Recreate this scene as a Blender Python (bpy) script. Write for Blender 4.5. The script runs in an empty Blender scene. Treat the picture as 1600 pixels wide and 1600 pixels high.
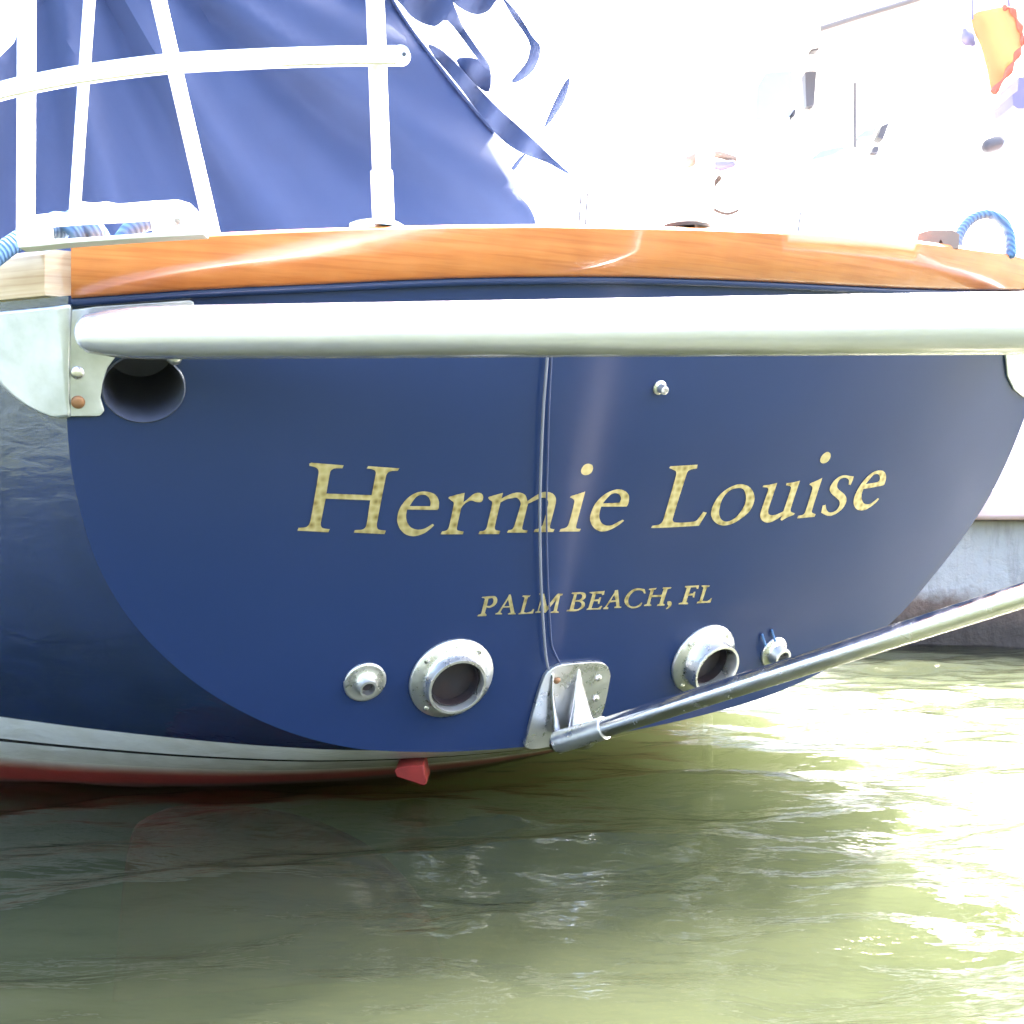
import bpy, bmesh, math, random
import numpy as np
from mathutils import Vector, Matrix
from mathutils.geometry import tessellate_polygon, delaunay_2d_cdt
random.seed(7)
rng = np.random.default_rng(5)
R = math.radians
scene = bpy.context.scene
COL = scene.collection

# ---------------------------------------------------------------- camera
CAMZ, F = 0.58, 1931.0           # eye height above the water, focal length in photo pixels (1600 wide)
cam = bpy.data.cameras.new('camera'); cam_o = bpy.data.objects.new('camera', cam); COL.objects.link(cam_o)
cam_o.location = (0, 0, CAMZ); cam_o.rotation_euler = (R(90), 0, 0)
cam.sensor_width = 36; cam.sensor_height = 36; cam.lens = 36 * F / 1600
cam.clip_start = 0.05; cam.clip_end = 3000
scene.camera = cam_o
# ---------------------------------------------------------------- sky, sun, exposure
SUN_AZ, SUN_EL = 42.0, 50.0      # azimuth from the view direction towards the right
world = bpy.data.worlds.new('World'); scene.world = world; world.use_nodes = True
wn = world.node_tree; wn.nodes.clear()
wo = wn.nodes.new('ShaderNodeOutputWorld'); wb = wn.nodes.new('ShaderNodeBackground'); ws = wn.nodes.new('ShaderNodeTexSky')
ws.sky_type = 'NISHITA'; ws.sun_disc = False; ws.sun_elevation = R(SUN_EL); ws.sun_rotation = R(SUN_AZ)
ws.dust_density = 7.0; ws.air_density = 1.0; ws.ozone_density = 1.0
wb.inputs['Strength'].default_value = 0.15
wn.links.new(ws.outputs[0], wb.inputs[0]); wn.links.new(wb.outputs[0], wo.inputs[0])
sun = bpy.data.lights.new('sun', 'SUN'); sun.energy = 3.0; sun.angle = R(0.5); sun.color = (1, 0.95, 0.86)
sun_o = bpy.data.objects.new('sun', sun); COL.objects.link(sun_o)
sd = Vector((math.sin(R(SUN_AZ)) * math.cos(R(SUN_EL)), math.cos(R(SUN_AZ)) * math.cos(R(SUN_EL)), math.sin(R(SUN_EL))))
sun_o.rotation_euler = (-sd).to_track_quat('-Z', 'Y').to_euler(); sun_o.location = (0, 0, 20)
scene.view_settings.view_transform = 'Standard'; scene.view_settings.look = 'None'
scene.view_settings.gamma = 1; scene.view_settings.use_curve_mapping = False
scene.view_settings.exposure = 3.9
scene.render.engine = 'CYCLES'
scene.cycles.use_denoising = True; scene.cycles.use_adaptive_sampling = True; scene.cycles.adaptive_threshold = 0.03
scene.cycles.max_bounces = 8; scene.cycles.transparent_max_bounces = 12; scene.cycles.volume_bounces = 2
scene.cycles.caustics_reflective = False; scene.cycles.caustics_refractive = False
scene.cycles.sample_clamp_indirect = 6

# ---------------------------------------------------------------- geometry helpers
def ray(px, py): return Vector(((px - 800) / F, 1.0, -(py - 800) / F))
def at(px, py, Y): return Vector((0, 0, CAMZ)) + ray(px, py) * Y

YAW, RAKE, CURVE = R(27), math.tan(R(24)), 0.10
D0 = 2.32
O = at(862, 800, D0)
RT = Vector((math.cos(YAW), math.sin(YAW), 0)); AFT = Vector((math.sin(YAW), -math.cos(YAW), 0)); UP = Vector((0, 0, 1))
def B(u, v, w): return O + RT * u + UP * v + AFT * w        # boat coordinates: starboard, up, aft
def toB(p): q = p - O; return q.dot(RT), q.z, q.dot(AFT)
def T(u, v): return v * RAKE - CURVE * u * u                # the transom: raked, bowed aft
def on_t(px, py, off=0.0):
    d = ray(px, py); c = Vector((0, 0, CAMZ))
    def g(t):
        u, v, w = toB(c + d * t); return w - T(u, v) - off
    a, b = 0.3, 6.0
    for _ in range(50):
        m = (a + b) / 2
        if g(m) > 0: a = m
        else: b = m
    return c + d * a
def t_normal(p):
    u, v, w = toB(p)
    return (AFT - UP * RAKE + RT * (2 * CURVE * u)).normalized()

def catmull(pts, n=8, closed=False):
    P = [Vector(p) for p in pts]; out = []; N = len(P)
    for i in range(N if closed else N - 1):
        p0 = P[i - 1] if (closed or i > 0) else P[0] * 2 - P[1]
        p1, p2 = P[i], P[(i + 1) % N]
        p3 = P[(i + 2) % N] if (closed or i + 2 < N) else P[-1] * 2 - P[-2]
        for k in range(n):
            t = k / n
            out.append(0.5 * ((2 * p1) + (p2 - p0) * t + (2 * p0 - 5 * p1 + 4 * p2 - p3) * t * t + (3 * p1 - p0 - 3 * p2 + p3) * t ** 3))
    if not closed: out.append(P[-1].copy())
    return out
def interp(xs, table):
    return np.interp(xs, [a for a, b in table], [b for a, b in table])

WL = {}
def mk(name, verts, faces, mat, parent=None, smooth=True, label=None, auto=50):
    V = [Vector(v) for v in verts]
    c = Vector((sum(v.x for v in V), sum(v.y for v in V), sum(v.z for v in V))) / len(V)
    me = bpy.data.meshes.new(name); me.from_pydata([v - c for v in V], [], [list(f) for f in faces])
    bm = bmesh.new(); bm.from_mesh(me); bmesh.ops.recalc_face_normals(bm, faces=bm.faces); bm.to_mesh(me); bm.free()
    me.update()
    if smooth:
        me.polygons.foreach_set('use_smooth', [True] * len(me.polygons))
    if auto is not None: me.set_sharp_from_angle(angle=R(auto))
    me.materials.append(mat)
    o = bpy.data.objects.new(name, me); COL.objects.link(o)
    if parent is not None: o.parent = parent; o.location = c - WL[parent.name]
    else: o.location = c
    WL[o.name] = c
    if label: o['label'] = label
    return o
def empty(name, loc, label, cat, group=None):
    o = bpy.data.objects.new(name, None); COL.objects.link(o); o.location = loc; WL[o.name] = Vector(loc)
    o.empty_display_size = 0.1
    return tag(o, label, cat, group)
def tag(o, label, cat, group=None, kind=None):
    if label: o['label'] = label
    if cat: o['category'] = cat
    if group: o['group'] = group
    if kind: o['kind'] = kind
    return o
def bevel(o, w=0.004, seg=2, ang=35):
    m = o.modifiers.new('bevel', 'BEVEL'); m.width = w; m.segments = seg; m.limit_method = 'ANGLE'; m.angle_limit = R(ang)
    o.data.polygons.foreach_set('use_smooth', [True] * len(o.data.polygons)); o.data.set_sharp_from_angle(angle=R(40))
    return o

def sweep(pts, rad, n=16, caps=True, flat=1.0, up=None, dome=False):
    P = [Vector(p) for p in pts]; N = len(P)
    rr = rad if callable(rad) else (lambda s: rad)
    V, Fc = [], []
    ref = up or Vector((0, 0, 1)); prev = None
    rings = []
    if dome:   # rounded ends
        ext0 = (P[0] - P[1]).normalized(); ext1 = (P[-1] - P[-2]).normalized()
        r0, r1 = rr(0), rr(1)
        seq = [(P[0] + ext0 * r0 * math.sin(a), r0 * math.cos(a), 0) for a in (1.45, 1.1, 0.7, 0.35)]
        seq += [(p, rr(i / (N - 1)), i) for i, p in enumerate(P)]
        seq += [(P[-1] + ext1 * r1 * math.sin(a), r1 * math.cos(a), N - 1) for a in (0.35, 0.7, 1.1, 1.45)]
    else:
        seq = [(p, rr(i / (N - 1)), i) for i, p in enumerate(P)]
    for p, r, i in seq:
        t = (P[min(i + 1, N - 1)] - P[max(i - 1, 0)]).normalized()
        if prev is None:
            a = ref - t * ref.dot(t)
            if a.length < 1e-4: a = Vector((1, 0, 0)) - t * t.x
        else: a = prev - t * prev.dot(t)
        a.normalize(); prev = a; b = t.cross(a)
        for k in range(n):
            th = 2 * math.pi * k / n
            V.append(p + a * (r * math.cos(th)) + b * (r * flat * math.sin(th)))
    M = len(seq)
    for i in range(M - 1):
        for k in range(n):
            Fc.append((i * n + k, i * n + (k + 1) % n, (i + 1) * n + (k + 1) % n, (i + 1) * n + k))
    if caps:
        Fc.append(tuple(range(n))); Fc.append(tuple((M - 1) * n + k for k in range(n)))
    return V, Fc
def lathe(base, axis, prof, n=40, cap_first=False, cap_last=False):
    ax = axis.normalized(); a = ax.cross(UP)
    if a.length < 1e-3: a = Vector((1, 0, 0))
    a.normalize(); b = ax.cross(a); V, Fc = [], []
    for r, h in prof:
        for k in range(n):
            th = 2 * math.pi * k / n
            V.append(base + ax * h + a * (r * math.cos(th)) + b * (r * math.sin(th)))
    for i in range(len(prof) - 1):
        for k in range(n):
            Fc.append((i * n + k, i * n + (k + 1) % n, (i + 1) * n + (k + 1) % n, (i + 1) * n + k))
    if cap_first: Fc.append(tuple(range(n)))
    if cap_last: Fc.append(tuple((len(prof) - 1) * n + k for k in range(n)))
    return V, Fc
def grid_faces(nr, nc, close=False):
    Fc = []
    for i in range(nr - 1):
        for k in range(nc if close else nc - 1):
            Fc.append((i * nc + k, i * nc + (k + 1) % nc, (i + 1) * nc + (k + 1) % nc, (i + 1) * nc + k))
    return Fc
def box(c, sx, sy, sz, rz=0.0):
    M = Matrix.Rotation(rz, 3, 'Z'); V = []
    for z in (-1, 1):
        for y in (-1, 1):
            for x in (-1, 1): V.append(Vector(c) + M @ Vector((x * sx / 2, y * sy / 2, z * sz / 2)))
    return V, [(0, 2, 3, 1), (4, 5, 7, 6), (0, 1, 5, 4), (2, 6, 7, 3), (0, 4, 6, 2), (1, 3, 7, 5)]
def join(*parts):
    V, Fc = [], []
    for v, f in parts:
        o = len(V); V += list(v); Fc += [tuple(i + o for i in q) for q in f]
    return V, Fc
def inside(x, y, poly):
    c = False; j = len(poly) - 1
    for i in range(len(poly)):
        xi, yi = poly[i]; xj, yj = poly[j]
        if (yi > y) != (yj > y) and x < (xj - xi) * (y - yi) / (yj - yi) + xi: c = not c
        j = i
    return c
def cdt(loops, step):
    """triangulate outer loop with holes plus an inner grid of points (2-D)"""
    V, E = [], []
    for lp in loops:
        o = len(V); V += [Vector((p[0], p[1])) for p in lp]
        E += [(o + i, o + (i + 1) % len(lp)) for i in range(len(lp))]
    xs = [p[0] for p in loops[0]]; ys = [p[1] for p in loops[0]]
    j = 0
    y = min(ys) + step / 2
    while y < max(ys):
        x = min(xs) + step / 2 + (step / 2 if j % 2 else 0)
        while x < max(xs):
            if inside(x, y, loops[0]) and not any(inside(x, y, h) for h in loops[1:]):
                dm = min((x - p[0]) ** 2 + (y - p[1]) ** 2 for lp in loops for p in lp)
                if dm > (step * 0.5) ** 2: V.append(Vector((x, y)))
            x += step
        y += step * 0.87; j += 1
    rv, re, rf, _, _, _ = delaunay_2d_cdt(V, E, [], 0, 1e-6)
    faces = []
    for f in rf:
        cx = sum(rv[i].x for i in f) / len(f); cy = sum(rv[i].y for i in f) / len(f)
        if inside(cx, cy, loops[0]) and not any(inside(cx, cy, h) for h in loops[1:]): faces.append(tuple(f))
    return [(v.x, v.y) for v in rv], faces
def plate_from_px(loop, off, thick, surf=on_t):
    """extruded plate: an outline given by sight lines, lying on a surface, with real thickness"""
    n = len(loop); top = [surf(x, y, off + thick) for x, y in loop]; bot = []
    for p in top:
        bot.append(p - t_normal(p) * thick)
    V = top + bot
    tri = tessellate_polygon([[Vector((x, y, 0)) for x, y in loop]])
    Fc = [tuple(t) for t in tri] + [tuple(i + n for i in reversed(t)) for t in tri]
    Fc += [(i, (i + 1) % n, n + (i + 1) % n, n + i) for i in range(n)]
    return V, Fc
def prism_px(loops, Y, thick, slant=0.0):
    """outline(s) drawn at depth Y and extruded away from the viewer to real thickness"""
    L = [[Vector((x, y, 0)) for x, y in lp] for lp in loops]
    tri = tessellate_polygon(L); flat = [p for lp in L for p in lp]; n = len(flat)
    front = [at(p.x, p.y, Y + slant * (p.x - 800)) for p in flat]
    V = front + [p + Vector((0, thick, 0)) for p in front]
    Fc = [tuple(t) for t in tri] + [tuple(i + n for i in reversed(t)) for t in tri]
    o = 0
    for lp in L:
        m = len(lp); Fc += [(o + i, o + (i + 1) % m, n + o + (i + 1) % m, n + o + i) for i in range(m)]; o += m
    return V, Fc

# ---------------------------------------------------------------- materials
def mat(name, col, rough=0.5, metal=0.0, **kw):
    m = bpy.data.materials.new(name); m.use_nodes = True; nt = m.node_tree; p = nt.nodes['Principled BSDF']
    p.inputs['Base Color'].default_value = (*col, 1); p.inputs['Roughness'].default_value = rough; p.inputs['Metallic'].default_value = metal
    for k, v in kw.items(): p.inputs[k.replace('_', ' ')].default_value = v
    return m
def nd(m, t, **kw):
    n = m.node_tree.nodes.new(t)
    for k, v in kw.items(): setattr(n, k, v)
    return n
def lk(m, a, b): m.node_tree.links.new(a, b)
def P(m): return m.node_tree.nodes['Principled BSDF']
def noise(m, scale, detail=4, rough=0.5, mapping=None, coord='Object'):
    tc = nd(m, 'ShaderNodeTexCoord'); mp = nd(m, 'ShaderNodeMapping'); n = nd(m, 'ShaderNodeTexNoise')
    n.inputs['Scale'].default_value = scale; n.inputs['Detail'].default_value = detail; n.inputs['Roughness'].default_value = rough
    if mapping: mp.inputs['Scale'].default_value = mapping
    lk(m, tc.outputs[coord], mp.inputs[0]); lk(m, mp.outputs[0], n.inputs['Vector'])
    return n
def ramp(m, src, stops):
    r = nd(m, 'ShaderNodeValToRGB'); e = r.color_ramp.elements
    while len(e) < len(stops): e.new(0.5)
    for el, (pos, c) in zip(e, stops):
        el.position = pos; el.color = (*c, 1) if len(c) == 3 else c
    lk(m, src, r.inputs[0]); return r
def bump(m, src, strength, dist, prev=None):
    b = nd(m, 'ShaderNodeBump'); b.inputs['Strength'].default_value = strength; b.inputs['Distance'].default_value = dist
    lk(m, src, b.inputs['Height'])
    if prev: lk(m, prev.outputs[0], b.inputs['Normal'])
    lk(m, b.outputs[0], P(m).inputs['Normal']); return b
def rough_var(m, n, lo, hi):
    mr = nd(m, 'ShaderNodeMapRange'); mr.inputs[1].default_value = 0.3; mr.inputs[2].default_value = 0.7
    mr.inputs[3].default_value = lo; mr.inputs[4].default_value = hi
    lk(m, n.outputs[0], mr.inputs[0]); lk(m, mr.outputs[0], P(m).inputs['Roughness'])

NAVY = (0.018, 0.035, 0.100)
m_navy = mat('navy_gelcoat', NAVY, 0.2, Specular_IOR_Level=0.27)
n1 = noise(m_navy, 2.2, 5); r1 = ramp(m_navy, n1.outputs[0], [(0.3, (0.0168, 0.0332, 0.096)), (0.72, (0.0200, 0.038, 0.108))]); lk(m_navy, r1.outputs[0], P(m_navy).inputs['Base Color'])
n3 = noise(m_navy, 3.5, 1); bump(m_navy, n3.outputs[0], 0.08, 0.01)

m_hull = mat('hull_paint', NAVY, 0.06, IOR=2.2)
def build_hull_mat():
    m = m_hull; sta = nd(m, 'ShaderNodeAttribute', attribute_name='boot'); geo = nd(m, 'ShaderNodeNewGeometry'); sx = nd(m, 'ShaderNodeSeparateXYZ'); lk(m, geo.outputs['Position'], sx.inputs[0])
    zt = nd(m, 'ShaderNodeMath', operation='MULTIPLY_ADD'); lk(m, sta.outputs['Fac'], zt.inputs[0]); zt.inputs[1].default_value = 0.155; zt.inputs[2].default_value = 0.120
    dv_ = nd(m, 'ShaderNodeMath', operation='DIVIDE'); lk(m, sx.outputs[2], dv_.inputs[0]); lk(m, zt.outputs[0], dv_.inputs[1])
    class _A: outputs = {'Fac': dv_.outputs[0]}
    at_ = _A
    cr = ramp(m, at_.outputs['Fac'], [(0.0, (0.10, 0.03, 0.018)), (0.06, (0.30, 0.022, 0.012)), (0.19, (0.34, 0.03, 0.018)), (0.25, (0.46, 0.20, 0.13)), (0.36, (0.74, 0.70, 0.60)),
                                      (0.60, (0.82, 0.81, 0.77)), (0.605, (0.03, 0.03, 0.035)), (0.645, (0.03, 0.03, 0.035)), (0.65, (0.9, 0.9, 0.89)), (0.985, (0.9, 0.9, 0.89)), (1.0, NAVY)])
    n = noise(m, 9, 5, 0.6, (1, 1, 0.25)); mx = nd(m, 'ShaderNodeMix', data_type='RGBA', blend_type='MULTIPLY')
    rr_ = ramp(m, n.outputs[0], [(0.35, (0.8, 0.78, 0.72)), (0.6, (1, 1, 1))])
    mx.inputs[0].default_value = 0.8; lk(m, cr.outputs[0], mx.inputs[6]); lk(m, rr_.outputs[0], mx.inputs[7]); lk(m, mx.outputs[2], P(m).inputs['Base Color'])
    n_ = noise(m, 17, 3, 0.55, (0.8, 0.8, 2.0)); n_.inputs['Distortion'].default_value = 0.6; bump(m, n_.outputs[0], 0.2, 0.012)
    # antifouling dull, topsides glossy
    mr = nd(m, 'ShaderNodeMapRange'); mr.inputs[1].default_value = 0.3; mr.inputs[2].default_value = 0.45; mr.inputs[3].default_value = 0.45; mr.inputs[4].default_value = 0.025
    lk(m, at_.outputs['Fac'], mr.inputs[0]); lk(m, mr.outputs[0], P(m).inputs['Roughness'])
build_hull_mat()

def wood_mat(name, dark, mid, light):
    m = mat(name, mid, 0.22, Coat_Weight=0.7, Coat_Roughness=0.04)
    n = noise(m, 5, 6, 0.6, (1, 1, 14)); r = ramp(m, n.outputs[0], [(0.28, dark), (0.5, mid), (0.72, light)])
    g = noise(m, 60, 3, 0.5, (0.08, 0.08, 3)); r2 = ramp(m, g.outputs[0], [(0.36, (0.78, 0.66, 0.58)), (0.5, (1, 1, 1))])
    mx = nd(m, 'ShaderNodeMix', data_type='RGBA', blend_type='MULTIPLY'); mx.inputs[0].default_value = 0.55
    lk(m, r.outputs[0], mx.inputs[6]); lk(m, r2.outputs[0], mx.inputs[7])
    # broad flecks of ribbon figure
    f = noise(m, 14, 2, 0.5, (1, 1, 0.7)); r3 = ramp(m, f.outputs[0], [(0.35, (0.86, 0.80, 0.74)), (0.65, (1, 1, 1))])
    mx2 = nd(m, 'ShaderNodeMix', data_type='RGBA', blend_type='MULTIPLY'); mx2.inputs[0].default_value = 0.7
    lk(m, mx.outputs[2], mx2.inputs[6]); lk(m, r3.outputs[0], mx2.inputs[7]); lk(m, mx2.outputs[2], P(m).inputs['Base Color'])
    bump(m, n.outputs[0], 0.08, 0.003)
    return m
m_wood = wood_mat('varnished_teak', (0.52, 0.165, 0.042), (0.58, 0.200, 0.056), (0.63, 0.235, 0.072))
m_teak_glare = wood_mat('teak_with_glare', (0.50, 0.34, 0.18), (0.60, 0.43, 0.25), (0.68, 0.52, 0.33))  # glare on the port side's varnish put into a paler wood colour
m_steel = mat('stainless', (0.72, 0.71, 0.74), 0.16, 1.0)
ns = noise(m_steel, 40, 4); rough_var(m_steel, ns, 0.10, 0.30)
m_galv = mat('weathered_pipe', (0.7, 0.69, 0.73), 0.2, 0.7)
ng = noise(m_galv, 25, 6, 0.65, (0.4, 0.4, 1.5)); rg = ramp(m_galv, ng.outputs[0], [(0.3, (0.67, 0.66, 0.70)), (0.65, (0.73, 0.72, 0.76))]); lk(m_galv, rg.outputs[0], P(m_galv).inputs['Base Color']); rough_var(m_galv, ng, 0.18, 0.25)
m_cast = mat('pitted_casting', (0.62, 0.61, 0.56), 0.3, 0.9)
nc_ = noise(m_cast, 28, 5, 0.6); rc = ramp(m_cast, nc_.outputs[0], [(0.24, (0.46, 0.40, 0.33)), (0.36, (0.62, 0.61, 0.58)), (0.7, (0.70, 0.70, 0.67))]); lk(m_cast, rc.outputs[0], P(m_cast).inputs['Base Color']); rough_var(m_cast, nc_, 0.2, 0.42)
m_plate = mat('grey_steel_plate', (0.50, 0.53, 0.54), 0.34, 0.75)
npn = noise(m_plate, 22, 5, 0.6); rp = ramp(m_plate, npn.outputs[0], [(0.3, (0.42, 0.45, 0.46)), (0.7, (0.56, 0.59, 0.60))]); lk(m_plate, rp.outputs[0], P(m_plate).inputs['Base Color']); rough_var(m_plate, npn, 0.28, 0.45)
m_white = mat('white_paint', (0.80, 0.80, 0.79), 0.25)
nw = noise(m_white, 18, 4); rw = ramp(m_white, nw.outputs[0], [(0.3, (0.76, 0.76, 0.74)), (0.7, (0.83, 0.83, 0.82))]); lk(m_white, rw.outputs[0], P(m_white).inputs['Base Color'])
m_rail = mat('dull_stainless', (0.70, 0.68, 0.66), 0.22, 0.9)
m_rust = mat('rusty_bolt', (0.26, 0.13, 0.06), 0.55, 0.4)
m_bore = mat('dark_bore', (0.022, 0.018, 0.020), 0.6)  # near-black colour for the shallow closed bores of the outlets
nb = noise(m_bore, 30, 4); rb = ramp(m_bore, nb.outputs[0], [(0.4, (0.009, 0.008, 0.011)), (0.75, (0.026, 0.013, 0.012))]); lk(m_bore, rb.outputs[0], P(m_bore).inputs['Base Color'])
m_red = mat('red_antifouling', (0.24, 0.012, 0.008), 0.5, Specular_IOR_Level=0.2)
nr_ = noise(m_red, 16, 5); rrd = ramp(m_red, nr_.outputs[0], [(0.3, (0.11, 0.010, 0.007)), (0.7, (0.2, 0.018, 0.012))]); lk(m_red, rrd.outputs[0], P(m_red).inputs['Base Color'])
m_gold = mat('gold_leaf', (0.40, 0.32, 0.11), 0.34, 0.5)
def build_gold():
    m = m_gold; tc = nd(m, 'ShaderNodeTexCoord'); geo = nd(m, 'ShaderNodeNewGeometry')
    v = nd(m, 'ShaderNodeTexVoronoi'); v.inputs['Scale'].default_value = 74; v.inputs['Randomness'].default_value = 0.35
    lk(m, geo.outputs['Position'], v.inputs['Vector'])
    r = ramp(m, v.outputs['Distance'], [(0.10, (0.22, 0.165, 0.055)), (0.40, (0.42, 0.34, 0.14)), (0.75, (0.56, 0.48, 0.26))])
    nn = nd(m, 'ShaderNodeTexNoise'); nn.inputs['Scale'].default_value = 5; lk(m, geo.outputs['Position'], nn.inputs['Vector'])
    rn = ramp(m, nn.outputs[0], [(0.30, (0.25, 0.25, 0.25)), (0.5, (1, 1, 1))]); mx = nd(m, 'ShaderNodeMix', data_type='RGBA'); mx.inputs[6].default_value = (0.47, 0.40, 0.20, 1)
    lk(m, rn.outputs[0], mx.inputs[0]); lk(m, r.outputs[0], mx.inputs[7]); lk(m, mx.outputs[2], P(m).inputs['Base Color'])
build_gold()
m_canvas = mat('blue_canvas', (0.055, 0.085, 0.25), 0.85)
def build_canvas():
    m = m_canvas; p = P(m); n = noise(m, 3, 4); r = ramp(m, n.outputs[0], [(0.3, (0.024, 0.042, 0.110)), (0.7, (0.032, 0.054, 0.136))]); lk(m, r.outputs[0], p.inputs['Base Color'])
    n2_ = noise(m, 260, 2); bump(m, n2_.outputs[0], 0.15, 0.001)
    tr = nd(m, 'ShaderNodeBsdfTranslucent'); lk(m, r.outputs[0], tr.inputs[0]); mx = nd(m, 'ShaderNodeMixShader'); mx.inputs[0].default_value = 0.25
    out = m.node_tree.nodes['Material Output']; lk(m, p.outputs[0], mx.inputs[1]); lk(m, tr.outputs[0], mx.inputs[2]); lk(m, mx.outputs[0], out.inputs[0])
build_canvas()
def rope_mat(name, c1, c2):
    m = mat(name, c1, 0.85); w = nd(m, 'ShaderNodeTexWave'); w.inputs['Scale'].default_value = 55; w.bands_direction = 'DIAGONAL'; w.inputs['Distortion'].default_value = 1.5
    tc = nd(m, 'ShaderNodeTexCoord'); lk(m, tc.outputs['Object'], w.inputs[0]); r = ramp(m, w.outputs[0], [(0.2, c1), (0.8, c2)]); lk(m, r.outputs[0], P(m).inputs['Base Color']); bump(m, w.outputs[0], 0.5, 0.003)
    return m
m_rope = rope_mat('blue_rope', (0.07, 0.15, 0.30), (0.12, 0.23, 0.40))
m_cord = mat('white_cord', (0.20, 0.205, 0.24), 0.7); m_cord_mirror = mat('cord_reflection_tint', (0.075, 0.09, 0.17), 0.7)
m_black = mat('black_trim', (0.03, 0.03, 0.035), 0.4)
m_glass = mat('tinted_window', (0.075, 0.072, 0.085), 0.5)
m_paleblue = mat('pale_blue_vinyl', (0.30, 0.335, 0.43), 0.5)
m_cyan = mat('aqua_stripe', (0.24, 0.37, 0.38), 0.5)
m_orange = mat('orange_cloth', (0.50, 0.27, 0.10), 0.8)
m_redcloth = mat('red_cloth', (0.40, 0.09, 0.06), 0.8)
m_violet = mat('violet_plastic', (0.13, 0.12, 0.22), 0.5)
m_grey = mat('dull_grey', (0.14, 0.13, 0.13), 0.6)
m_brown = mat('brown_iron', (0.07, 0.045, 0.035), 0.7)
m_beige = mat('beige_metal', (0.20, 0.14, 0.11), 0.6)
m_bone = mat('white_gelcoat', (0.80, 0.80, 0.80), 0.2)
m_conc = mat('stained_concrete', (0.36, 0.35, 0.33), 0.85)
def build_conc():
    m = m_conc; tc = nd(m, 'ShaderNodeTexCoord'); geo = nd(m, 'ShaderNodeNewGeometry'); sp = nd(m, 'ShaderNodeSeparateXYZ'); lk(m, geo.outputs['Position'], sp.inputs[0])
    n = noise(m, 5, 6, 0.65, (2.2, 2.2, 0.35), 'Object'); n2_ = noise(m, 14, 6, 0.6)
    a = nd(m, 'ShaderNodeMath', operation='MULTIPLY_ADD'); lk(m, n2_.outputs[0], a.inputs[0]); a.inputs[1].default_value = -0.14; lk(m, sp.outputs[2], a.inputs[2])
    r = ramp(m, a.outputs[0], [(0.0, (0.045, 0.035, 0.028)), (0.05, (0.07, 0.05, 0.04)), (0.11, (0.13, 0.09, 0.07)), (0.18, (0.36, 0.35, 0.34)), (0.5, (0.36, 0.36, 0.35))])
    r2 = ramp(m, n.outputs[0], [(0.32, (0.55, 0.53, 0.52)), (0.55, (1, 1, 1))])
    mx = nd(m, 'ShaderNodeMix', data_type='RGBA', blend_type='MULTIPLY'); mx.inputs[0].default_value = 0.9
    lk(m, r.outputs[0], mx.inputs[6]); lk(m, r2.outputs[0], mx.inputs[7]); lk(m, mx.outputs[2], P(m).inputs['Base Color']); bump(m, n2_.outputs[0], 0.5, 0.03)
build_conc()
m_cap = mat('pinkish_cap', (0.62, 0.44, 0.42), 0.7)
ncap = noise(m_cap, 8, 5); rcap = ramp(m_cap, ncap.outputs[0], [(0.3, (0.54, 0.38, 0.36)), (0.7, (0.66, 0.48, 0.46))]); lk(m_cap, rcap.outputs[0], P(m_cap).inputs['Base Color'])

def water_mat():
    m = bpy.data.materials.new('green_harbour_water'); m.use_nodes = True; nt = m.node_tree; nt.nodes.clear()
    out = nt.nodes.new('ShaderNodeOutputMaterial'); tc = nt.nodes.new('ShaderNodeTexCoord')
    mp = nt.nodes.new('ShaderNodeMapping'); mp.inputs['Scale'].default_value = (1, 2.1, 1); nt.links.new(tc.outputs['Object'], mp.inputs[0])
    n1 = nt.nodes.new('ShaderNodeTexNoise'); n1.inputs['Scale'].default_value = 9; n1.inputs['Detail'].default_value = 3
    n2 = nt.nodes.new('ShaderNodeTexNoise'); n2.inputs['Scale'].default_value = 34; n2.inputs['Detail'].default_value = 3
    for n in (n1, n2): nt.links.new(mp.outputs[0], n.inputs['Vector'])
    b1 = nt.nodes.new('ShaderNodeBump'); b1.inputs['Strength'].default_value = 0.36; b1.inputs['Distance'].default_value = 0.02
    b2 = nt.nodes.new('ShaderNodeBump'); b2.inputs['Strength'].default_value = 0.14; b2.inputs['Distance'].default_value = 0.006
    nt.links.new(n1.outputs[0], b1.inputs['Height']); nt.links.new(n2.outputs[0], b2.inputs['Height']); nt.links.new(b1.outputs[0], b2.inputs['Normal'])
    fr = nt.nodes.new('ShaderNodeFresnel'); fr.inputs['IOR'].default_value = 1.34; nt.links.new(b2.outputs[0], fr.inputs['Normal'])
    gl = nt.nodes.new('ShaderNodeBsdfGlossy'); gl.inputs['Roughness'].default_value = 0.03; nt.links.new(b2.outputs[0], gl.inputs['Normal'])
    tr = nt.nodes.new('ShaderNodeBsdfTransparent'); tr.inputs[0].default_value = (0.95, 0.96, 0.93, 1)
    mx = nt.nodes.new('ShaderNodeMixShader'); nt.links.new(fr.outputs[0], mx.inputs[0]); nt.links.new(tr.outputs[0], mx.inputs[1]); nt.links.new(gl.outputs[0], mx.inputs[2])
    nt.links.new(mx.outputs[0], out.inputs['Surface'])
    sc = nt.nodes.new('ShaderNodeVolumeScatter'); sc.inputs['Color'].default_value = (0.50, 0.56, 0.37, 1); sc.inputs['Density'].default_value = 0.92; sc.inputs['Anisotropy'].default_value = 0.0
    ab = nt.nodes.new('ShaderNodeVolumeAbsorption'); ab.inputs['Color'].default_value = (0.42, 0.46, 0.31, 1); ab.inputs['Density'].default_value = 2.4
    ad = nt.nodes.new('ShaderNodeAddShader'); nt.links.new(sc.outputs[0], ad.inputs[0]); nt.links.new(ab.outputs[0], ad.inputs[1]); nt.links.new(ad.outputs[0], out.inputs['Volume'])
    return m
m_water = water_mat()

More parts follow.
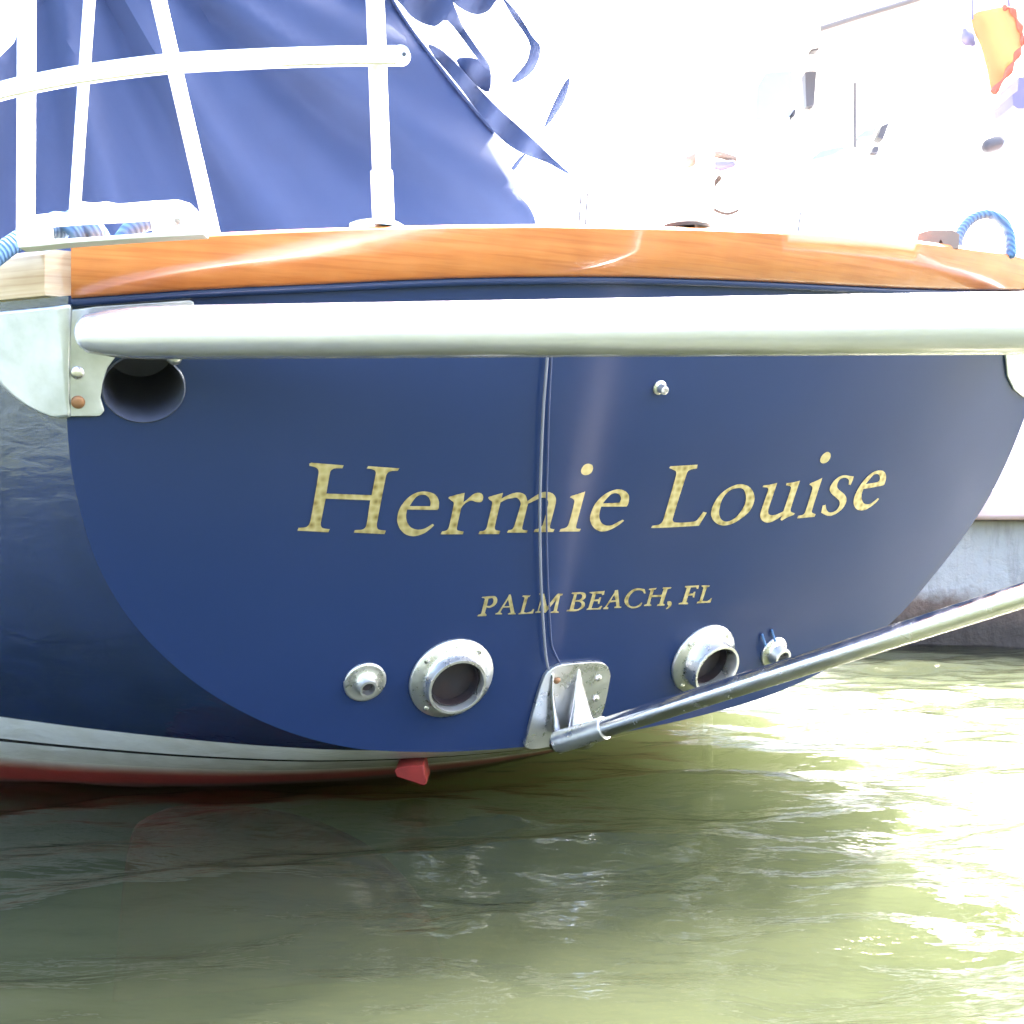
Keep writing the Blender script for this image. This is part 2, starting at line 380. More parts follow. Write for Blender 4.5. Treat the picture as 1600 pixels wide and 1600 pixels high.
# ---------------------------------------------------------------- water: one closed body, rippled top
def build_water():
    xs = np.concatenate([-np.geomspace(900, 2.6, 40)[:-1], np.arange(-2.6, 3.6, 0.014), np.geomspace(3.6, 900, 40)])
    ys = np.concatenate([-np.geomspace(900, 0.5, 30)[:-1] , np.arange(-0.5, 6.0, 0.014), np.geomspace(6.0, 1500, 50)])
    X, Y = np.meshgrid(xs, ys); Z = np.zeros_like(X)
    for i in range(54):
        lam = np.exp(rng.uniform(np.log(0.07), np.log(0.62))); k = 2 * np.pi / lam
        th = rng.normal(R(95), R(28)); ph = rng.uniform(0, 6.28)
        arg = k * (X * math.cos(th) + Y * math.sin(th)) + ph
        warp = 0.6 * np.sin(1.7 * X + 2.3 * Y + ph) + 0.5 * np.sin(3.1 * X - 1.9 * Y + 2 * ph)
        Z += 0.0064 * lam * (lam / 0.28) ** 0.35 * np.sin(arg + warp) * (0.75 + 0.25 * np.sin(0.9 * X + 1.3 * Y + ph))
    fade = np.clip(1.2 - np.hypot(X - 0.3, Y - 2.5) / 14.0, 0, 1); Z *= fade
    nr, nc = X.shape; V = np.stack([X.ravel(), Y.ravel(), Z.ravel()], 1)
    idx = np.arange(nr * nc).reshape(nr, nc)
    q = np.stack([idx[:-1, :-1].ravel(), idx[:-1, 1:].ravel(), idx[1:, 1:].ravel(), idx[1:, :-1].ravel()], 1)
    ring = np.concatenate([idx[0, :], idx[1:, -1], idx[-1, -2::-1], idx[-2:0:-1, 0]])
    base = V[ring].copy(); base[:, 2] = -6.0; o = len(V); V = np.concatenate([V, base]); m = len(ring)
    faces = q.tolist() + [[int(ring[(i + 1) % m]), int(ring[i]), o + i, o + (i + 1) % m] for i in range(m)] + [[o + i for i in range(m - 1, -1, -1)]]
    me = bpy.data.meshes.new('water'); me.from_pydata(V.tolist(), [], faces); me.update()
    me.polygons.foreach_set('use_smooth', [True] * len(q) + [False] * (len(faces) - len(q)))
    me.materials.append(m_water); ob = bpy.data.objects.new('water', me); COL.objects.link(ob); ob['kind'] = 'structure'
build_water()

# ---------------------------------------------------------------- sailboat: hull and transom
boat = empty('sailboat', (O.x, O.y, 0), 'navy blue sailboat stern with gold name lettering and varnished teak taffrail', 'sailboat')
OUT = [(107, 462), (104, 520), (103, 580), (104, 640), (110, 720), (126, 800), (152, 880), (192, 952), (244, 1014), (312, 1072), (390, 1118), (470, 1150), (560, 1170), (660, 1175),
       (740, 1173), (820, 1167), (900, 1157), (980, 1143), (1080, 1122), (1180, 1094), (1260, 1062), (1330, 1022), (1400, 966), (1450, 910), (1500, 846), (1540, 786), (1572, 724), (1600, 655), (1624, 585), (1640, 515), (1647, 450)]
TOP = [(100, 463), (200, 456), (300, 449), (400, 444), (500, 440), (600, 435), (700, 431), (800, 429), (900, 428), (1000, 429), (1100, 432), (1200, 436), (1300, 441), (1400, 446), (1500, 449), (1600, 450), (1650, 450)]
out_s = [(p.x, p.y) for p in catmull([Vector((x, y, 0)) for x, y in OUT], 5)]
top_s = [(x, float(interp(x, TOP))) for x in np.linspace(1600, 160, 60)]
hole = [(224 + 66 * math.cos(a), 606 + 54 * math.sin(a)) for a in np.linspace(0, 2 * math.pi, 56, endpoint=False)]
v2, f2 = cdt([out_s + top_s, hole], 26)
transom = mk('transom', [on_t(x, y) for x, y in v2], f2, m_navy, boat, label='glossy navy transom with gold lettering and hawse hole')

uv = [toB(on_t(x, y)) for x, y in out_s]          # section curve of the transom in boat coordinates
acc = [0.0]
for a, b in zip(uv[:-1], uv[1:]): acc.append(acc[-1] + math.hypot(b[0] - a[0], b[1] - a[1]))
acc = [a / acc[-1] for a in acc]
def section(t): return float(np.interp(t, acc, [p[0] for p in uv])), float(np.interp(t, acc, [p[1] for p in uv]))
VT = max(p[1] for p in uv); VB = min(p[1] for p in uv)
def t_of_px_y(y):      # section parameter of the port edge at this height
    return float(np.interp(on_t(105, y).z - CAMZ, [p[1] for p in uv[:60]][::-1], acc[:60][::-1]))
def hull(t, d, off=0.0):
    u, v = section(t); w = T(u, v) - d
    g = max(0.0, min(1.0, (VT - v) / (VT - VB)))
    s = 1 + 0.55 * d - 0.13 * d * d
    p = B(u * s - 0.4 * d, v + 0.06 * d * (1 - g) - (0.33 * d - 0.01 * d * d) * g, w)
    if off:
        e = 0.004
        n = (hull(min(t + e, 1), d) - hull(max(t - e, 0), d)).cross(hull(t, d + e) - hull(t, max(d - e, 0)))
        n.normalize()
        if n.dot(RT) * u < 0: n = -n
        p = p + n * off
    return p
NT, ds = 130, [0, 0.02, 0.05] + list(np.arange(0.09, 1.0, 0.045)) + list(np.arange(1.0, 3.61, 0.13))
hv, boot = [], []
for d in ds:
    for i in range(NT):
        p = hull(i / (NT - 1), d); hv.append(p); boot.append(d)
hull_o = mk('hull', hv, grid_faces(len(ds), NT), m_hull, boat, label='navy hull side with white boot stripes and red bottom')
att = hull_o.data.attributes.new('boot', 'FLOAT', 'POINT'); att.data.foreach_set('value', [float(b) for b in boot])
dv = []                                            # deck inside the bulwark
for d in ds:
    a, b = hull(0, d), hull(1, d)
    for k in range(7): dv.append(a.lerp(b, 0.012 + 0.976 * k / 6) + Vector((0, 0, 0.012 + 0.04 * math.sin(math.pi * k / 6))))
mk('deck', dv, grid_faces(len(ds), 7), m_bone, boat)

# hawse hole lining
hn = 56; rim0 = [on_t(x, y) for x, y in hole]; hc = sum(rim0, Vector()) / hn; nrm = t_normal(hc)
hv2 = [p + nrm * 0.002 for p in rim0] + [p + (p - hc) * -0.03 + nrm * 0.004 for p in rim0] + [p + (p - hc) * -0.05 for p in rim0] + [p + (hc - p) * 0.08 - nrm * 0.06 for p in rim0] + [p + (hc - p) * 0.1 - nrm * 0.22 for p in rim0]
hf = grid_faces(5, hn, True) + [tuple(4 * hn + k for k in range(hn))]
mk('hawse_lining', hv2, hf, mat('worn_blue_lining', (0.075, 0.085, 0.125), 0.4), boat, label='round hawse hole in the port corner of the transom')

# ---------------------------------------------------------------- teak taffrail, side bulwark, moulding
RTOP = [(108, 379), (200, 371), (340, 363), (450, 358), (560, 354), (700, 351), (850, 350), (1000, 353), (1100, 355), (1200, 359), (1300, 364), (1400, 371), (1500, 383), (1600, 399), (1660, 410)]
xs = np.linspace(111, 1652, 90); rv = []
for x in xs:
    yb = float(interp(x, TOP)) + 2; yt = float(interp(x, RTOP))
    lo, hi = on_t(x, yb, 0.022), on_t(x, yt, 0.022); n = t_normal(lo)
    n2_ = Vector((n.x, n.y, 0)).normalized(); h = hi - lo
    rv += [lo - n2_ * 0.006, lo + h * 0.04, lo + h * 0.5 + n2_ * 0.002, lo + h * 0.93, hi - n2_ * 0.006, hi - n2_ * 0.016 + UP * 0.003, hi - n2_ * 0.085 + UP * 0.003, hi - n2_ * 0.095 - UP * 0.006, lo - n2_ * 0.095]
fc = grid_faces(len(xs), 9, True) + [tuple(range(9)), tuple((len(xs) - 1) * 9 + k for k in range(9))]
mk('taffrail', rv, fc, m_wood, boat, label='varnished orange teak taffrail across the stern', auto=50)
def bulwark(side, name, label):
    V = []; dd = list(np.linspace(0.012, 3.5, 50)); t = 0.0 if side < 0 else 1.0
    corner = on_t(109 if side < 0 else 1650, interp(109 if side < 0 else 1650, RTOP), 0.02)
    hgt = corner.z - hull(t, 0).z
    for d in dd:
        p = hull(t, d); inn = RT * (-side)
        for dx, z in ((-0.02, 0.0), (-0.022, 0.004), (-0.022, hgt - 0.008), (-0.012, hgt), (0.06, hgt), (0.07, hgt - 0.008), (0.07, 0.0)): V.append(p + inn * dx + UP * z)
    return mk(name, V, grid_faces(len(dd), 7, True) + [tuple(range(7)), tuple((len(dd) - 1) * 7 + k for k in range(7))], m_teak_glare if side < 0 else m_wood, boat, auto=40, label=label)
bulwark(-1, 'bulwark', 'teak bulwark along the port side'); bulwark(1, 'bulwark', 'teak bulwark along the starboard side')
bead = catmull([on_t(x, float(interp(x, TOP)) + 9, 0.004) for x in np.linspace(112, 1640, 24)], 4)
V, Fc = sweep(bead, 0.0085, 12); mk('moulding', V, Fc, m_navy, boat)

# ---------------------------------------------------------------- lettering: outlines laid on the transom
def smooth_loop(lp):
    n = len(lp); out = []
    for i in range(n):
        p1, p2 = lp[i], lp[(i + 1) % n]
        s1, s2 = len(p1) > 2, len(p2) > 2
        a, b = Vector((p1[0], p1[1])), Vector((p2[0], p2[1])); out.append(a)
        if s1 or s2:
            p0, p3 = lp[i - 1], lp[(i + 2) % n]
            m1 = (b - Vector(p0[:2])) * 0.5 if s1 else (b - a)
            m2 = (Vector(p3[:2]) - a) * 0.5 if s2 else (b - a)
            L = (b - a).length
            if m1.length > L: m1 = m1.normalized() * L
            if m2.length > L: m2 = m2.normalized() * L
            for t in (0.25, 0.5, 0.75):
                out.append(a * (2 * t ** 3 - 3 * t * t + 1) + m1 * (t ** 3 - 2 * t * t + t) + b * (3 * t * t - 2 * t ** 3) + m2 * (t ** 3 - t * t))
    return out
S = lambda *p: [(x, y, 1) for x, y in p]
def ring(*p): return S(*p)
def letter(org, sc, polys, what):
    V, Fc = [], []
    for loops in polys:
        L = [[Vector((org[0] + p.x / sc, org[1] + p.y / sc, 0)) for p in smooth_loop(lp)] for lp in loops]
        tri = tessellate_polygon(L); flat = [p for lp in L for p in lp]; o = len(V)
        V += [on_t(p.x, p.y, 0.0016) for p in flat]; Fc += [tuple(i + o for i in t) for t in tri]
    return mk('letter', V, Fc, m_gold, transom, smooth=False, label=what)
H = [[(220, 135), (250, 122), (725, 160), (705, 205), (600, 205, 1), (540, 235, 1), (520, 290, 1), (470, 575), (1135, 600), (1195, 290, 1), (1190, 245, 1), (1150, 220, 1), (1065, 205), (1085, 172), (1545, 205), (1520, 240), (1420, 245, 1), (1370, 275, 1), (1345, 330, 1), (1215, 1010, 1), (1215, 1070, 1), (1240, 1105, 1), (1345, 1120), (1325, 1172), (875, 1150), (890, 1112), (1000, 1105, 1), (1045, 1070, 1), (1065, 1010, 1), (1115, 675), (460, 650), (390, 1000, 1), (390, 1050, 1), (420, 1085, 1), (520, 1100), (500, 1145), (45, 1120), (60, 1080), (170, 1070, 1), (215, 1030, 1), (240, 960, 1), (355, 280, 1), (350, 225, 1), (310, 190, 1), (220, 165)]]
E1 = [[(685, 905), (640, 950, 1), (540, 1025, 1), (440, 1065, 1), (350, 1078, 1), (240, 1050, 1), (150, 965, 1), (108, 850, 1), (112, 760, 1), (140, 660, 1), (200, 560, 1), (290, 465, 1), (390, 405, 1), (490, 380, 1), (590, 385, 1), (680, 415, 1), (735, 470, 1), (760, 550, 1), (755, 640), (735, 668), (262, 660), (245, 760, 1), (262, 860, 1), (320, 940, 1), (420, 975, 1), (530, 960, 1), (620, 910, 1), (660, 885)],
      [(300, 608), (345, 540, 1), (410, 460, 1), (490, 430, 1), (560, 440, 1), (610, 490, 1), (628, 560, 1), (620, 610)]]
Rr = [[(905, 480), (920, 462), (1030, 430, 1), (1160, 400), (1140, 550), (1215, 490, 1), (1290, 425, 1), (1360, 400, 1), (1420, 410, 1), (1450, 455, 1), (1440, 515, 1), (1410, 545, 1), (1330, 540, 1), (1270, 520, 1), (1200, 545, 1), (1150, 580, 1), (1105, 640), (1040, 940, 1), (1050, 985, 1), (1145, 1005), (1130, 1048), (785, 1048), (805, 1005), (880, 985, 1), (915, 930, 1), (990, 580, 1), (985, 545, 1), (950, 520, 1)]]
M1 = [[(225, 575), (245, 560), (370, 525, 1), (460, 500), (435, 590), (530, 540, 1), (640, 500, 1), (740, 500, 1), (810, 540, 1), (842, 630), (930, 570, 1), (1050, 500, 1), (1150, 485, 1), (1240, 515, 1), (1285, 585, 1), (1280, 680, 1), (1195, 1010, 1), (1200, 1055, 1), (1265, 1070), (1245, 1112), (940, 1112), (955, 1075), (1030, 1050, 1), (1080, 1000, 1), (1165, 680, 1), (1160, 620, 1), (1120, 580, 1), (1050, 580, 1), (960, 620, 1), (850, 670), (760, 1040, 1), (770, 1075, 1), (845, 1090), (830, 1122), (520, 1122), (540, 1085), (600, 1070, 1), (635, 1020, 1), (735, 680, 1), (720, 620, 1), (670, 575, 1), (600, 585, 1), (520, 600, 1), (420, 650), (330, 1040, 1), (345, 1080, 1), (415, 1095), (400, 1145), (75, 1145), (95, 1100), (165, 1090, 1), (205, 1040, 1), (290, 670, 1), (285, 635, 1), (250, 610, 1)]]
I1 = [[(105, 620), (125, 600), (220, 570, 1), (345, 530), (205, 1060, 1), (210, 1105, 1), (275, 1115), (255, 1155), (-60, 1155), (-40, 1115), (40, 1095, 1), (85, 1040, 1), (175, 690, 1), (160, 650, 1)]]
DOT1 = [ring((380, 95), (450, 115), (465, 175), (430, 245), (350, 275), (290, 250), (280, 195), (320, 125))]
E2 = [[(950, 985), (900, 1030, 1), (800, 1095, 1), (700, 1140, 1), (610, 1155, 1), (530, 1135, 1), (455, 1065, 1), (420, 960, 1), (440, 850, 1), (490, 740, 1), (570, 640, 1), (670, 560, 1), (780, 510, 1), (880, 495, 1), (970, 525, 1), (1025, 590, 1), (1025, 680, 1), (1010, 740), (990, 765), (595, 765), (570, 850, 1), (565, 940, 1), (600, 1020, 1), (670, 1060, 1), (760, 1055, 1), (850, 1010, 1), (930, 970)],
      [(620, 715), (680, 640, 1), (750, 575, 1), (820, 555, 1), (880, 580, 1), (905, 640, 1), (880, 705)]]
L1 = [[(355, 160), (375, 135), (800, 110), (790, 170), (700, 185, 1), (650, 215, 1), (625, 270, 1), (410, 960, 1), (430, 1005, 1), (520, 1015, 1), (700, 1005, 1), (780, 985, 1), (850, 900, 1), (890, 845), (945, 860), (820, 1065), (280, 1095), (75, 1100), (90, 1065), (200, 1045, 1), (250, 1000, 1), (275, 940, 1), (465, 270, 1), (460, 215, 1), (420, 190, 1)]]
O1 = [ring((-185, 740), (-160, 650), (-70, 500), (60, 390), (200, 325), (290, 316), (390, 345), (460, 420), (490, 520), (470, 630), (410, 740), (310, 830), (200, 905), (90, 950), (-10, 960), (-100, 930), (-160, 870), (-188, 800)),
      ring((260, 375), (320, 400), (350, 470), (355, 560), (330, 650), (270, 750), (190, 840), (100, 890), (30, 898), (-35, 860), (-65, 770), (-52, 670), (-15, 555), (60, 450), (150, 392))]
U1 = [[(615, 360), (630, 335), (740, 320, 1), (845, 295), (710, 700, 1), (705, 770, 1), (750, 800, 1), (830, 790, 1), (940, 740), (1060, 380, 1), (1050, 350, 1), (980, 330), (990, 300), (1100, 285, 1), (1200, 260), (1055, 700, 1), (1060, 745, 1), (1120, 770), (1105, 795), (1010, 830, 1), (915, 885), (895, 870), (920, 805), (840, 860, 1), (750, 905, 1), (680, 915, 1), (620, 890, 1), (580, 830, 1), (590, 740, 1), (705, 400, 1), (690, 370, 1)]]
I2 = [[(1345, 320), (1365, 300), (1450, 265, 1), (1550, 215), (1385, 730, 1), (1390, 760, 1), (1445, 785), (1425, 825), (1155, 850), (1170, 810), (1250, 790, 1), (1285, 740, 1), (1395, 380, 1), (1385, 350, 1)]]
DOT2 = [ring((1630, -190), (1675, -160), (1675, -100), (1630, -35), (1565, -10), (1520, -30), (1520, -85), (1560, -150))]
S1 = [[(940, 445), (925, 500, 1), (890, 580), (860, 570), (865, 510, 1), (840, 475, 1), (780, 465, 1), (720, 495, 1), (685, 560, 1), (685, 620, 1), (730, 670, 1), (790, 720, 1), (825, 780, 1), (820, 850, 1), (770, 940, 1), (690, 1010, 1), (600, 1055, 1), (520, 1055, 1), (430, 1010), (455, 900), (500, 885), (510, 950, 1), (545, 1000, 1), (600, 1005, 1), (670, 970, 1), (715, 900, 1), (715, 830, 1), (670, 780, 1), (600, 720, 1), (565, 660, 1), (580, 590, 1), (640, 505, 1), (720, 445, 1), (800, 425, 1), (870, 435, 1)]]
E3 = [[(1335, 800), (1290, 850, 1), (1210, 915, 1), (1120, 965, 1), (1040, 975, 1), (980, 950, 1), (940, 880, 1), (945, 780, 1), (985, 680, 1), (1050, 570, 1), (1140, 460, 1), (1240, 380, 1), (1330, 350, 1), (1400, 360, 1), (1440, 410, 1), (1440, 500, 1), (1415, 575), (1380, 590, 1), (1090, 640), (1065, 720, 1), (1065, 800, 1), (1095, 860, 1), (1150, 880, 1), (1220, 860, 1), (1320, 780)],
      [(1125, 565), (1180, 500, 1), (1250, 420, 1), (1310, 405, 1), (1345, 440, 1), (1345, 500, 1), (1310, 535)]]
for org, sc, polys, ch in [((460, 710), 9.412, [H], 'H'), ((610, 730), 10, [E1], 'e'), ((610, 730), 10, [Rr], 'r'), ((740, 720), 10, [M1], 'm'), ((880, 715), 10, [I1, DOT1], 'i'), ((880, 715), 10, [E2], 'e'),
                           ((1010, 715), 10, [L1], 'L'), ((1130, 725), 10, [O1], 'o'), ((1130, 725), 10, [U1], 'u'), ((1130, 725), 10, [I2, DOT2], 'i'), ((1240, 700), 10, [S1], 's'), ((1240, 700), 10, [E3], 'e')]:
    letter(org, sc, polys, None)
SM = 13.333
sP = [[(165, 450), (180, 435), (330, 420, 1), (440, 420, 1), (490, 470, 1), (485, 550, 1), (430, 620, 1), (330, 665, 1), (270, 650), (235, 770), (270, 805), (265, 835), (80, 840), (90, 810), (155, 790), (235, 480), (225, 465)], [(310, 470), (390, 460, 1), (415, 500, 1), (400, 570, 1), (340, 620, 1), (275, 620)]]
sA = [[(740, 385), (775, 385), (850, 760), (880, 780), (875, 800), (715, 800), (725, 775), (775, 765), (755, 655), (610, 660), (555, 760), (595, 775), (590, 800), (450, 800), (460, 775), (510, 760), (715, 440)], [(720, 490), (748, 625), (635, 630)]]
sL = [[(1010, 425), (1030, 405), (1185, 405), (1170, 430), (1130, 445), (1045, 750), (1100, 765), (1200, 740), (1235, 690), (1265, 690), (1235, 780), (930, 800), (940, 775), (980, 760), (1065, 450)]]
sM = [[(165, 375), (180, 360), (270, 370), (330, 640), (520, 400), (560, 365), (660, 370), (650, 400), (600, 415), (535, 730), (575, 745), (570, 765), (400, 768), (410, 745), (465, 730), (530, 480), (300, 765), (270, 765), (220, 510), (160, 720), (195, 740), (190, 765), (80, 770), (90, 745), (130, 735), (210, 430)]]
sB = [[(840, 365), (850, 345), (1020, 335, 1), (1110, 350, 1), (1140, 395, 1), (1125, 460, 1), (1060, 510), (1110, 550, 1), (1115, 620, 1), (1060, 680, 1), (960, 725, 1), (880, 735), (735, 735), (745, 710), (800, 700), (895, 385)], [(950, 380), (1030, 375, 1), (1065, 410, 1), (1050, 460, 1), (1000, 500), (925, 500)], [(915, 535), (1000, 535, 1), (1050, 575, 1), (1040, 635, 1), (970, 690, 1), (885, 690)]]
sE = [[(1210, 350), (1225, 335), (1530, 310), (1515, 390), (1480, 400), (1470, 365), (1350, 370), (1315, 490), (1400, 485), (1430, 445), (1460, 445), (1420, 580), (1390, 580), (1390, 525), (1305, 525), (1255, 670), (1390, 670), (1450, 620), (1480, 625), (1440, 695), (1150, 705), (1160, 680), (1190, 670), (1280, 370)]]
sA2 = [[(545, 295), (610, 290), (640, 630), (680, 645), (670, 665), (530, 665), (540, 640), (575, 630), (565, 535), (440, 550), (375, 640), (410, 660), (400, 690), (300, 690), (310, 660), (340, 645), (535, 345)], [(530, 395), (560, 500), (460, 512)]]
sC = [[(1165, 275), (1185, 360), (1150, 365), (1130, 320, 1), (1060, 295, 1), (960, 310, 1), (870, 390, 1), (825, 490, 1), (830, 580, 1), (880, 630, 1), (970, 635, 1), (1050, 595, 1), (1090, 550), (1115, 560), (1080, 620, 1), (990, 665, 1), (890, 670, 1), (800, 625, 1), (745, 545, 1), (755, 460, 1), (820, 360, 1), (920, 280, 1), (1030, 255, 1), (1120, 265, 1)]]
sH = [[(180, 350), (195, 330), (345, 315), (330, 345), (290, 355), (255, 465), (450, 460), (495, 335), (470, 325), (480, 305), (660, 300), (645, 325), (575, 340), (480, 640), (515, 655), (505, 685), (350, 690), (365, 660), (405, 645), (445, 500), (240, 505), (205, 650), (240, 665), (230, 690), (80, 692), (90, 668), (140, 650), (225, 365)]]
sK = [[(570, 600), (620, 590, 1), (660, 620, 1), (650, 680, 1), (600, 735, 1), (545, 760), (540, 745), (595, 690), (570, 650, 1)]]
sF = [[(935, 295), (945, 275), (1230, 260), (1215, 330), (1185, 335), (1170, 300), (1060, 305), (1020, 435), (1100, 430), (1125, 395), (1155, 395), (1130, 515), (1100, 510), (1100, 470), (1005, 475), (965, 610), (1005, 630), (995, 655), (800, 655), (815, 630), (880, 615), (975, 320)]]
sL2 = [[(1280, 280), (1290, 262), (1455, 262), (1445, 290), (1395, 300), (1300, 585), (1400, 590), (1450, 560), (1480, 525), (1500, 530), (1465, 620), (1180, 635), (1195, 605), (1240, 590), (1325, 310)]]
for org, polys in [((740, 900), [sP]), ((740, 900), [sA]), ((740, 900), [sL]), ((830, 900), [sM]), ((830, 900), [sB]), ((830, 900), [sE]), ((920, 900), [sA2]), ((920, 900), [sC]), ((1000, 895), [sH]), ((1000, 895), [sK]), ((1000, 895), [sF]), ((1000, 895), [sL2])]:
    letter(org, SM, polys, None)

# ---------------------------------------------------------------- corner plates
cp = [(102, 486), (150, 479), (296, 469), (303, 473), (303, 500), (182, 556), (168, 575), (160, 600), (157, 622), (163, 642), (158, 649), (150, 651), (102, 651)]
plate = mk('corner_plate', *plate_from_px(cp, 0.0008, 0.006), m_plate, boat, label='grey steel corner plate with two bolts beside the hawse hole'); bevel(plate, 0.0015, 2, 30)
V = []; rows = np.linspace(476, 651, 30)
for y in rows:
    t = t_of_px_y(y); f = max(0.0, min(1.0, (651 - y) / 112)); wd = 0.010 + 0.112 * math.sin(f * math.pi / 2) ** 0.72 + 0.16 * max(0, (560 - y) / 84)
    for k in range(14): V.append(hull(t, -0.007 + wd * k / 13, 0.007))
fa = grid_faces(30, 14)
plate2 = mk('corner_plate', V, fa, m_plate, boat, label='bright side of the corner plate wrapped onto the port hull')
so = plate2.modifiers.new('thickness', 'SOLIDIFY'); so.thickness = 0.006; so.offset = -1
for (x, y, mt) in ((121, 582, m_steel), (122, 628, m_rust)):
    c = on_t(x, y, 0.0068); V, Fc = lathe(c, t_normal(c), [(0.0105, 0), (0.0105, 0.002), (0.008, 0.0045), (0.003, 0.0055)], 20, cap_last=True); mk('bolt', V, Fc, mt, plate)
cs = [(1558, 470), (1572, 555), (1575, 588), (1586, 610), (1600, 621), (1610, 622), (1622, 585), (1636, 520), (1641, 470)]
sp = mk('corner_plate', *plate_from_px(cs, 0.0008, 0.006), m_plate, boat, label='pale corner plate at the starboard edge of the transom'); bevel(sp, 0.0015, 2, 30)

# ---------------------------------------------------------------- stern tube, strut, bracket
p0 = on_t(150, 521, 0.052); E_ = Vector((1.376, 1.229, 0.749))
pr = at(1600, 505, 1.55); dirv = (pr - p0); 
def px_of(p): return 800 + F * p.x / p.y, 800 - F * (p.z - CAMZ) / p.y
ES = next(e for e in np.arange(1.15, 2.2, 0.005) if (lambda q_: q_[1] >= 1160 - (1160 - 929) / 728 * (q_[0] - 872))(px_of(p0 + dirv * e)))
Eend = p0 + dirv * float(ES)
path = [p0 + (p0 - pr).normalized() * 0.0, p0 + dirv * 0.02]
path += [p0 + dirv * s for s in np.linspace(0.06, float(ES), 24)]
V, Fc = sweep(path, lambda s: 0.0395 * (0.80 + 0.20 * min(1, s * 12)), 32, dome=True); mk('stern_tube', V, Fc, m_galv, boat, label='thick grey metal tube running across the transom')
q = on_t(1600, 520, 0.05); V, Fc = sweep([q + (Eend - q) * s for s in np.linspace(0, 1, 14)], 0.0395, 32, dome=True); mk('stern_tube', V, Fc, m_galv, boat)
s0 = on_t(872, 1160, 0.055); sdir = Eend - s0
def strut_pt(s): return s0 + sdir * s
V, Fc = sweep([strut_pt(s) for s in np.linspace(0, 1, 30)], 0.0195, 28, dome=True); strut = mk('strut', V, Fc, m_steel, boat, label='polished steel strut slanting up from the low bracket')
V, Fc = sweep([strut_pt(s) for s in np.linspace(0, 0.062, 6)], 0.0228, 28); mk('strut_socket', V, Fc, m_cast, boat)
def z4(x, y): return (500 + x / 3.2, 960 + y / 3.2)
bp = [z4(*p) for p in [(1030, 668), (1040, 600), (1075, 460), (1110, 345), (1138, 292), (1190, 258), (1280, 246), (1390, 240), (1432, 255), (1450, 290), (1448, 340), (1400, 530), (1300, 600), (1150, 662)]]
br = mk('strut_bracket', *plate_from_px([(p.x, p.y) for p in catmull([Vector((x, y, 0)) for x, y in bp], 3, True)], 0.0008, 0.009), m_cast, boat, label='cast metal bracket low on the transom centreline'); bevel(br, 0.002, 2, 30)
def fin(pts, name='gusset'):
    # pts: list of (x,y,offset) rows: base and outer edge
    V = []
    for (x0, y0, o0, x1, y1, o1) in pts:
        a = on_t(*z4(x0, y0), o0); b = on_t(*z4(x1, y1), o1); sidev = RT * 0.004
        V += [a - sidev, a + sidev, b + sidev, b - sidev]
    mk(name, V, grid_faces(len(pts), 4, True) + [(0, 1, 2, 3), tuple(4 * (len(pts) - 1) + k for k in range(4))], m_cast, br, auto=40)
gp = catmull([on_t(*z4(1292, 268), 0.006), on_t(*z4(1292, 340), 0.014), on_t(*z4(1296, 430), 0.026), on_t(*z4(1302, 520), 0.040), on_t(*z4(1312, 585), 0.050)], 5)
V, Fc = sweep(gp, lambda s_: 0.003 + 0.034 * s_ ** 1.25, 26, up=AFT, dome=True); mk('gusset', V, Fc, m_steel, br)
V, Fc = sweep(catmull([on_t(*z4(1160, 300), 0.008), on_t(*z4(1158, 400), 0.012), on_t(*z4(1168, 500), 0.018), on_t(*z4(1188, 610), 0.030)], 5), lambda s_: 0.004 + 0.006 * s_, 14, dome=True); mk('rib', V, Fc, m_steel, br)
for (x, y) in ((1392, 318), (1380, 420)):
    c = on_t(*z4(x, y), 0.0098); V, Fc = lathe(c, t_normal(c), [(0.0075, 0), (0.0075, 0.0015), (0.005, 0.004), (0.001, 0.0045)], 16, cap_last=True); mk('bolt', V, Fc, m_steel, br)
c = on_t(*z4(1185, 330), 0.0098); V, Fc = lathe(c, t_normal(c), [(0.0075, 0), (0.0075, 0.0015), (0.005, 0.004), (0.001, 0.0045)], 16, cap_last=True); mk('bolt', V, Fc, m_rust, br)

# ---------------------------------------------------------------- exhausts and drains
def exhaust(px, py, R_, r_, L, label):
    c = on_t(px, py, 0.0006); n = t_normal(c)
    V, Fc = lathe(c, n, [(R_, 0), (R_, 0.004), (R_ * .975, 0.007), (R_ * .80, 0.010), (r_ * 1.10, 0.013), (r_ * 1.05, 0.016), (r_ * 1.05, L - .003), (r_ * 1.03, L), (r_ * .94, L), (r_ * .92, L - .003), (r_ * .90, 0.002)], 56)
    e = mk('exhaust_outlet', V, Fc, m_cast, boat, label=label, auto=60)
    V, Fc = lathe(c, n, [(r_ * .895, 0.002), (r_ * .895, 0.020), (r_ * 0.84, 0.022), (r_ * 0.80, 0.003)], 48, cap_last=True); mk('bore', V, Fc, m_bore, e)
    a = n.cross(UP).normalized(); b = n.cross(a)
    for k in range(4):
        th = R(45 + 90 * k + 8); q_ = c + (a * math.cos(th) + b * math.sin(th)) * R_ * 0.87 + n * 0.0082
        V, Fc = lathe(q_, n, [(0.006, 0), (0.006, 0.001), (0.003, 0.0028)], 14, cap_last=True); mk('screw', V, Fc, m_steel, e)
exhaust(705, 1059, 0.0865, 0.057, 0.036, 'bright flanged exhaust outlet left of the bracket')
exhaust(1098, 1029, 0.0830, 0.056, 0.052, 'flanged exhaust outlet above the slanting strut')
